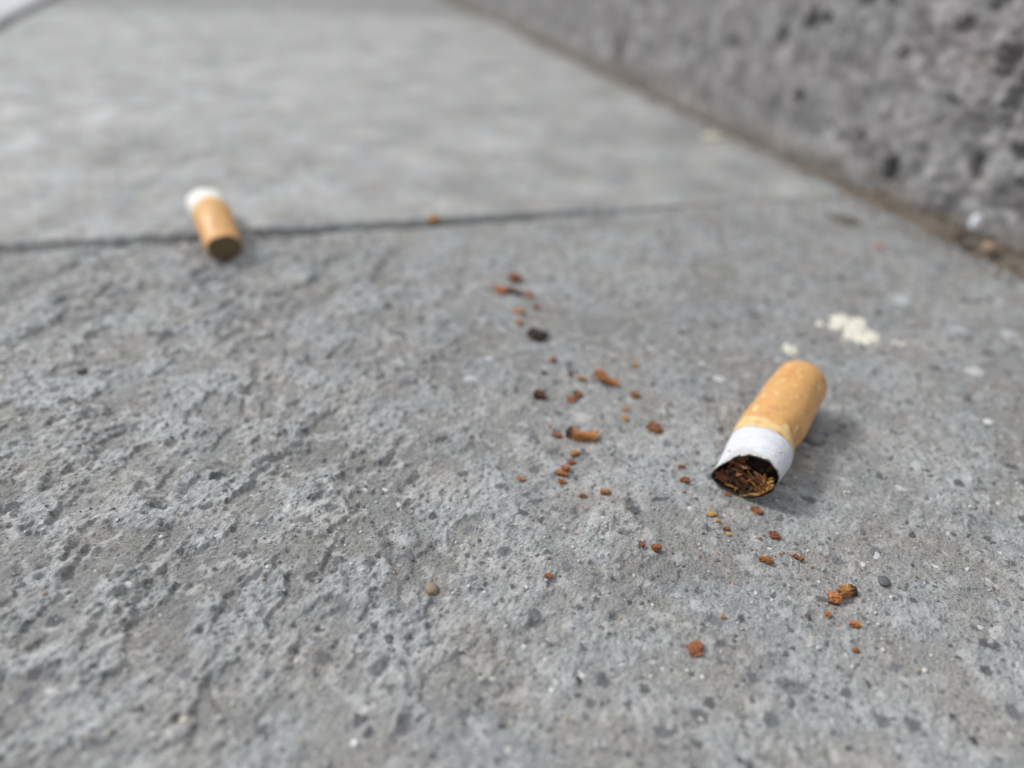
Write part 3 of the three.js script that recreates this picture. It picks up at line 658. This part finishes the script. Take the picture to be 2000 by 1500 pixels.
drop(43.53, -47.38, 0.70, 0.47, 0.32, 'r', 0.2, 'small reddish crumb lower right of the pale orange lump');
drop(43.22, -46.55, 0.52, 0.46, 0.32, 'y', 0.6, 'tiny pale yellow crumb under a small reddish one, below the near butt');
drop(48.55, -48.98, 1.32, 0.79, 0.52, 'b', -0.3, 'dull brown crumb directly below the burnt mouth of the near butt');
drop(48.03, -44.79, 1.04, 0.83, 0.57, 'r', 0.7, 'squarish red brown crumb below right of the burnt mouth of the near butt');
drop(46.22, -44.7, 0.40, 0.36, 0.25, 'o', 0.2, 'tiny orange speck left of the squarish red brown crumb');
drop(32.85, -47.46, 0.51, 0.62, 0.45, 'r', 1.1, 'narrow upright brown crumb, left one of two well below the thick shred');
drop(34.15, -46.57, 1.01, 0.76, 0.55, 'r', 0.5, 'red brown crumb, right one of two well below the thick shred');
drop(44.89, -41.87, 1.44, 0.72, 0.51, 'x', -0.3, 'ridged orange brown chip above left of the largest crumb pair');
drop(48.65, -41.24, 1.00, 0.54, 0.38, 'r', -0.3, 'thin brown flake above the largest crumb pair');
drop(48.88, -35.52, 1.31, 1.23, 0.91, 'o', 0.6, 'orange block, left half of the largest crumb pair in the foreground at right', 'B');
drop(50.67, -35.92, 1.70, 1.22, 0.89, 'x', 0.5, 'brown block charred at its right, right half of the largest crumb pair', 'R');
drop(47.01, -34.11, 0.72, 0.55, 0.42, 'x', 0.8, 'small orange brown curl just below the largest crumb pair');
drop(48.75, -32.35, 1.12, 0.66, 0.50, 'o', 0.2, 'orange chip below right of the largest crumb pair');
drop(36.53, -36.66, 0.46, 0.32, 0.25, 'o', 0.2, 'tiny orange speck in the foreground, far left of the largest crumb pair');
drop(31.94, -34.1, 1.64, 1.32, 0.30, 'r', 0.75, 'flat diamond shaped rust red flake, lowest in the foreground');
drop(46.89, -29.83, 0.68, 0.38, 0.30, 'x', 0.2, 'small orange brown crumb in the foreground right of the rust red flake');
drop(21.4, -45.93, 0.85, 0.51, 0.40, 'o', 0.2, 'lone orange red chip in the foreground, left of all the others there');
drop(31.6, -147.6, 3.00, 2.40, 1.50, 't', 0.3, 'orange crumb lying in the joint, the farthest one');
drop(46.81, -52.44, 0.74, 0.53, 0.35, 'b', 0.2, 'small brown crumb touching the lower left of the burnt mouth of the near butt');
drop(48.1, -41.77, 0.45, 0.30, 0.21, 't', 0.2, 'tiny pale speck left of the thin brown flake');

// ---------------------------------------------------------------- loose pebbles, pale lumps and other bits
const loose = pebbleShapes(6, 3, 41.3, 0.8);
let strewn = 0;
function pebble(x, z, w, d, t, color, label, category, name, turn = 0, sink = 0.3) {
  const m = new THREE.Mesh(loose[strewn++ % loose.length], matte({ color: new THREE.Color().setRGB(...color), roughness: 0.7 }));
  m.castShadow = m.receiveShadow = true;
  const h = z < -148 ? farHeight(x, z) : nearHeight(x, z);
  m.position.set(x * MM, (h + t * (0.5 - sink)) * MM, z * MM); m.rotation.y = facing(x, z) + turn; m.scale.set(w / 2 * MM, t / 2 * MM, d / 2 * MM);
  return thing(m, name, label, category);
}
pebble(9.6, -47.9, 1.35, 1.5, 1.0, [0.27, 0.215, 0.15], 'tan brown round pebble lying alone in the foreground left of centre', 'pebble', 'pebble');
pebble(-29.9, -99.2, 1.4, 1.4, 0.7, [0.075, 0.078, 0.085], 'small dark pebble lying alone on the flaking left part of the slab', 'pebble', 'pebble');
pebble(55.8, -36.2, 1.25, 1.35, 0.65, [0.11, 0.117, 0.13], 'blue grey pebble right of the largest tobacco crumb pair', 'pebble', 'pebble');
pebble(92.4, -56.5, 1.4, 1.3, 0.8, [0.62, 0.62, 0.6], 'small white pebble near the right edge, beyond the near butt', 'pebble', 'pebble');
pebble(17.4, -33.9, 0.42, 0.4, 0.35, [0.8, 0.8, 0.8], 'tiny bright white grain in the middle foreground', 'pebble', 'pebble');
pebble(0.2, -33.7, 0.6, 0.6, 0.5, [0.8, 0.8, 0.78], 'tiny white grain at the bottom edge, left of centre', 'pebble', 'pebble');
pebble(-5.9, -54.0, 0.4, 0.4, 0.35, [0.72, 0.7, 0.6], 'tiny pale grain beside a dark hollow on the flaking left part', 'pebble', 'pebble');
pebble(59.9, -75.5, 2.1, 1.6, 0.6, [0.5, 0.5, 0.5], 'pale grey flat chip up left of the near butt', 'stone chip', 'stone_chip');
pebble(64.2, -59.0, 3.0, 2.6, 1.9, [0.2, 0.2, 0.21], 'grey stone chip half hidden behind the right side of the near butt', 'stone chip', 'stone_chip', 0.4);
pebble(136.9, -206, 7.5, 5, 1.6, [0.62, 0.57, 0.42], 'pale cream chip out of focus near the foot of the riser', 'stone chip', 'stone_chip', 0.5);
pebble(143.6, -110.2, 2.3, 2.0, 3.4, [0.85, 0.85, 0.9], 'small bright white chip standing in the soil at the foot of the riser', 'stone chip', 'stone_chip', 0.2, 0.1).position.y = 6.4 * MM;
pebble(143.2, -104.6, 3.0, 2.8, 2.2, [0.38, 0.26, 0.19], 'reddish brown clod in the soil just below the white chip', 'clod', 'soil_clod', 0.3).position.y = 3.0 * MM;
pebble(141.6, -111.5, 3.2, 3.2, 2.4, [0.13, 0.09, 0.07], 'dark brown clod in the soil left of the white chip', 'clod', 'soil_clod', 0.6).position.y = 3.2 * MM;
pebble(128.7, -131.6, 7.0, 5.5, 0.9, [0.12, 0.105, 0.085], 'flat dark brown scrap lying a little off the foot of the riser', 'dirt scrap', 'dirt_scrap', -0.4);
pebble(125.3, -115.9, 2.2, 2.2, 0.7, [0.36, 0.17, 0.15], 'small dull pink red speck near the foot of the riser', 'dirt scrap', 'dirt_scrap');

// crusty cream lumps stuck to the slab behind the near butt
const creamMat = matte({ roughness: 0.95, map: picture(256, 256, (u, v, c) => { const k = 0.76 * (1 + 0.14 * fbm(u * 9, v * 9, 4) + 0.1 * noise(u * 60, v * 60)); c[0] = k; c[1] = k * 0.965; c[2] = k * 0.82; }) });
function crust(x, z, w, d, t, seed, label, lobes, group) {
  const n = 76, p = [], uv = [], index = [], keep = [], c = Math.cos(facing(x, z)), s = Math.sin(facing(x, z));
  for (let j = 0; j <= n; j++) for (let i = 0; i <= n; i++) {
    const a = (i / n - 0.5) * w * 1.5, b = (j / n - 0.5) * d * 1.5;
    let f = -1; for (const [lx, lz, lr] of lobes) f = Math.max(f, 1 - Math.hypot((a / w - lx) / lr, (b / d - lz) / lr));
    f += 0.75 * fbm(a / 1.5 + seed, b / 1.5, 5);
    const X = x + a * c + b * s, Z = z - a * s + b * c, e = smooth(-0.02, 0.22, f);
    p.push((X - x) * MM, (nearHeight(X, Z) - nearHeight(x, z) - 0.3 + e * (0.3 + t * (0.7 + 0.9 * fbm(a / 0.6 + seed, b / 0.6 + 5, 4)))) * MM, (Z - z) * MM); uv.push(i / n, j / n); keep.push(f > -0.06);
  }
  for (let j = 0; j < n; j++) for (let i = 0; i < n; i++) { const a = j * (n + 1) + i; if (keep[a] || keep[a + 1] || keep[a + n + 1] || keep[a + n + 2]) index.push(a, a + n + 1, a + 1, a + 1, a + n + 1, a + n + 2); }
  const g = new THREE.BufferGeometry();
  g.setAttribute('position', new THREE.Float32BufferAttribute(p, 3)); g.setAttribute('uv', new THREE.Float32BufferAttribute(uv, 2)); g.setIndex(index); g.computeVertexNormals();
  const m = new THREE.Mesh(g, creamMat); m.castShadow = m.receiveShadow = true;
  m.position.set(x * MM, nearHeight(x, z) * MM, z * MM);
  thing(m, 'cream_crust', label, 'crust', group);
}
crust(91.7, -84.6, 8.6, 12, 0.5, 2, 'large cream white crusty patch stuck to the slab beyond the near butt', [[-0.2, -0.12, 0.26], [0.02, -0.1, 0.3], [0.06, 0.14, 0.24], [0.34, 0.18, 0.22], [-0.3, 0.0, 0.14]]);
crust(87.4, -87.4, 1.9, 1.9, 0.4, 5, 'tiny white crumb at the left tip of the large cream patch', [[0, 0, 0.42]]);
crust(76.2, -80.2, 3.4, 3.8, 0.7, 8, 'smaller cream white lump just above the filter end of the near butt', [[0.05, 0.05, 0.4], [-0.2, -0.1, 0.24]]);
crust(96.4, -78.6, 2.2, 2.4, 0.22, 11, 'faint whitish flecks below the right end of the large cream patch', [[-0.2, 0, 0.2], [0.2, 0.1, 0.22], [0.42, -0.2, 0.16]]);

// sand and tobacco dust too fine to count
function dust(count, seed, label, category, name, at, colorOf, r0, r1) {
  const r = rng(seed), im = new THREE.InstancedMesh(new THREE.IcosahedronGeometry(1, 0), matte({ roughness: 0.6 }), count), o = new THREE.Object3D(), c = new THREE.Color();
  for (let i = 0; i < count; i++) {
    const [x, z] = at(r), s = r0 + (r1 - r0) * Math.pow(r(), 4);
    o.position.set(x * MM, (nearHeight(x, z) + s * 0.3) * MM, z * MM); o.rotation.set(r() * 6, r() * 6, r() * 6); o.scale.set(s * MM * (0.8 + 0.5 * r()), s * MM * 0.8, s * MM); o.updateMatrix();
    im.setMatrixAt(i, o.matrix); im.setColorAt(i, colorOf(r, c));
  }
  im.castShadow = im.receiveShadow = true;
  thing(im, name, label, category);
  im.userData.kind = 'stuff';
}
dust(11000, 5, 'fine sand grains scattered all over the nearest slab', 'sand', 'sand', (r) => [-55 + 170 * r(), -18 - 110 * r()], (r, c) => { const t = r(), k = 0.7 + 0.6 * r(); return t < 0.45 ? c.setRGB(0.42 * k, 0.42 * k, 0.42 * k) : t < 0.6 ? c.setRGB(0.62, 0.61, 0.58) : t < 0.9 ? c.setRGB(0.17 * k, 0.175 * k, 0.185 * k) : c.setRGB(0.36 * k, 0.3 * k, 0.22 * k); }, 0.05, 0.26);
dust(150, 9, 'fine brown tobacco dust among the crumbs', 'tobacco dust', 'tobacco_dust', (r) => { const t = r(), g = () => (r() + r() + r() - 1.5); return t < 0.7 ? [lerp(38, 30, t / 0.7) + g() * 7, lerp(-90, -42, t / 0.7) + g() * 7] : [46 + g() * 7, -42 + g() * 11]; }, (r, c) => { const k = 0.6 + 0.7 * r(); return c.setRGB(0.36 * k, 0.15 * k, 0.055 * k); }, 0.06, 0.16);

renderer.setSize(1024, 768);
renderer.render(scene, camera);
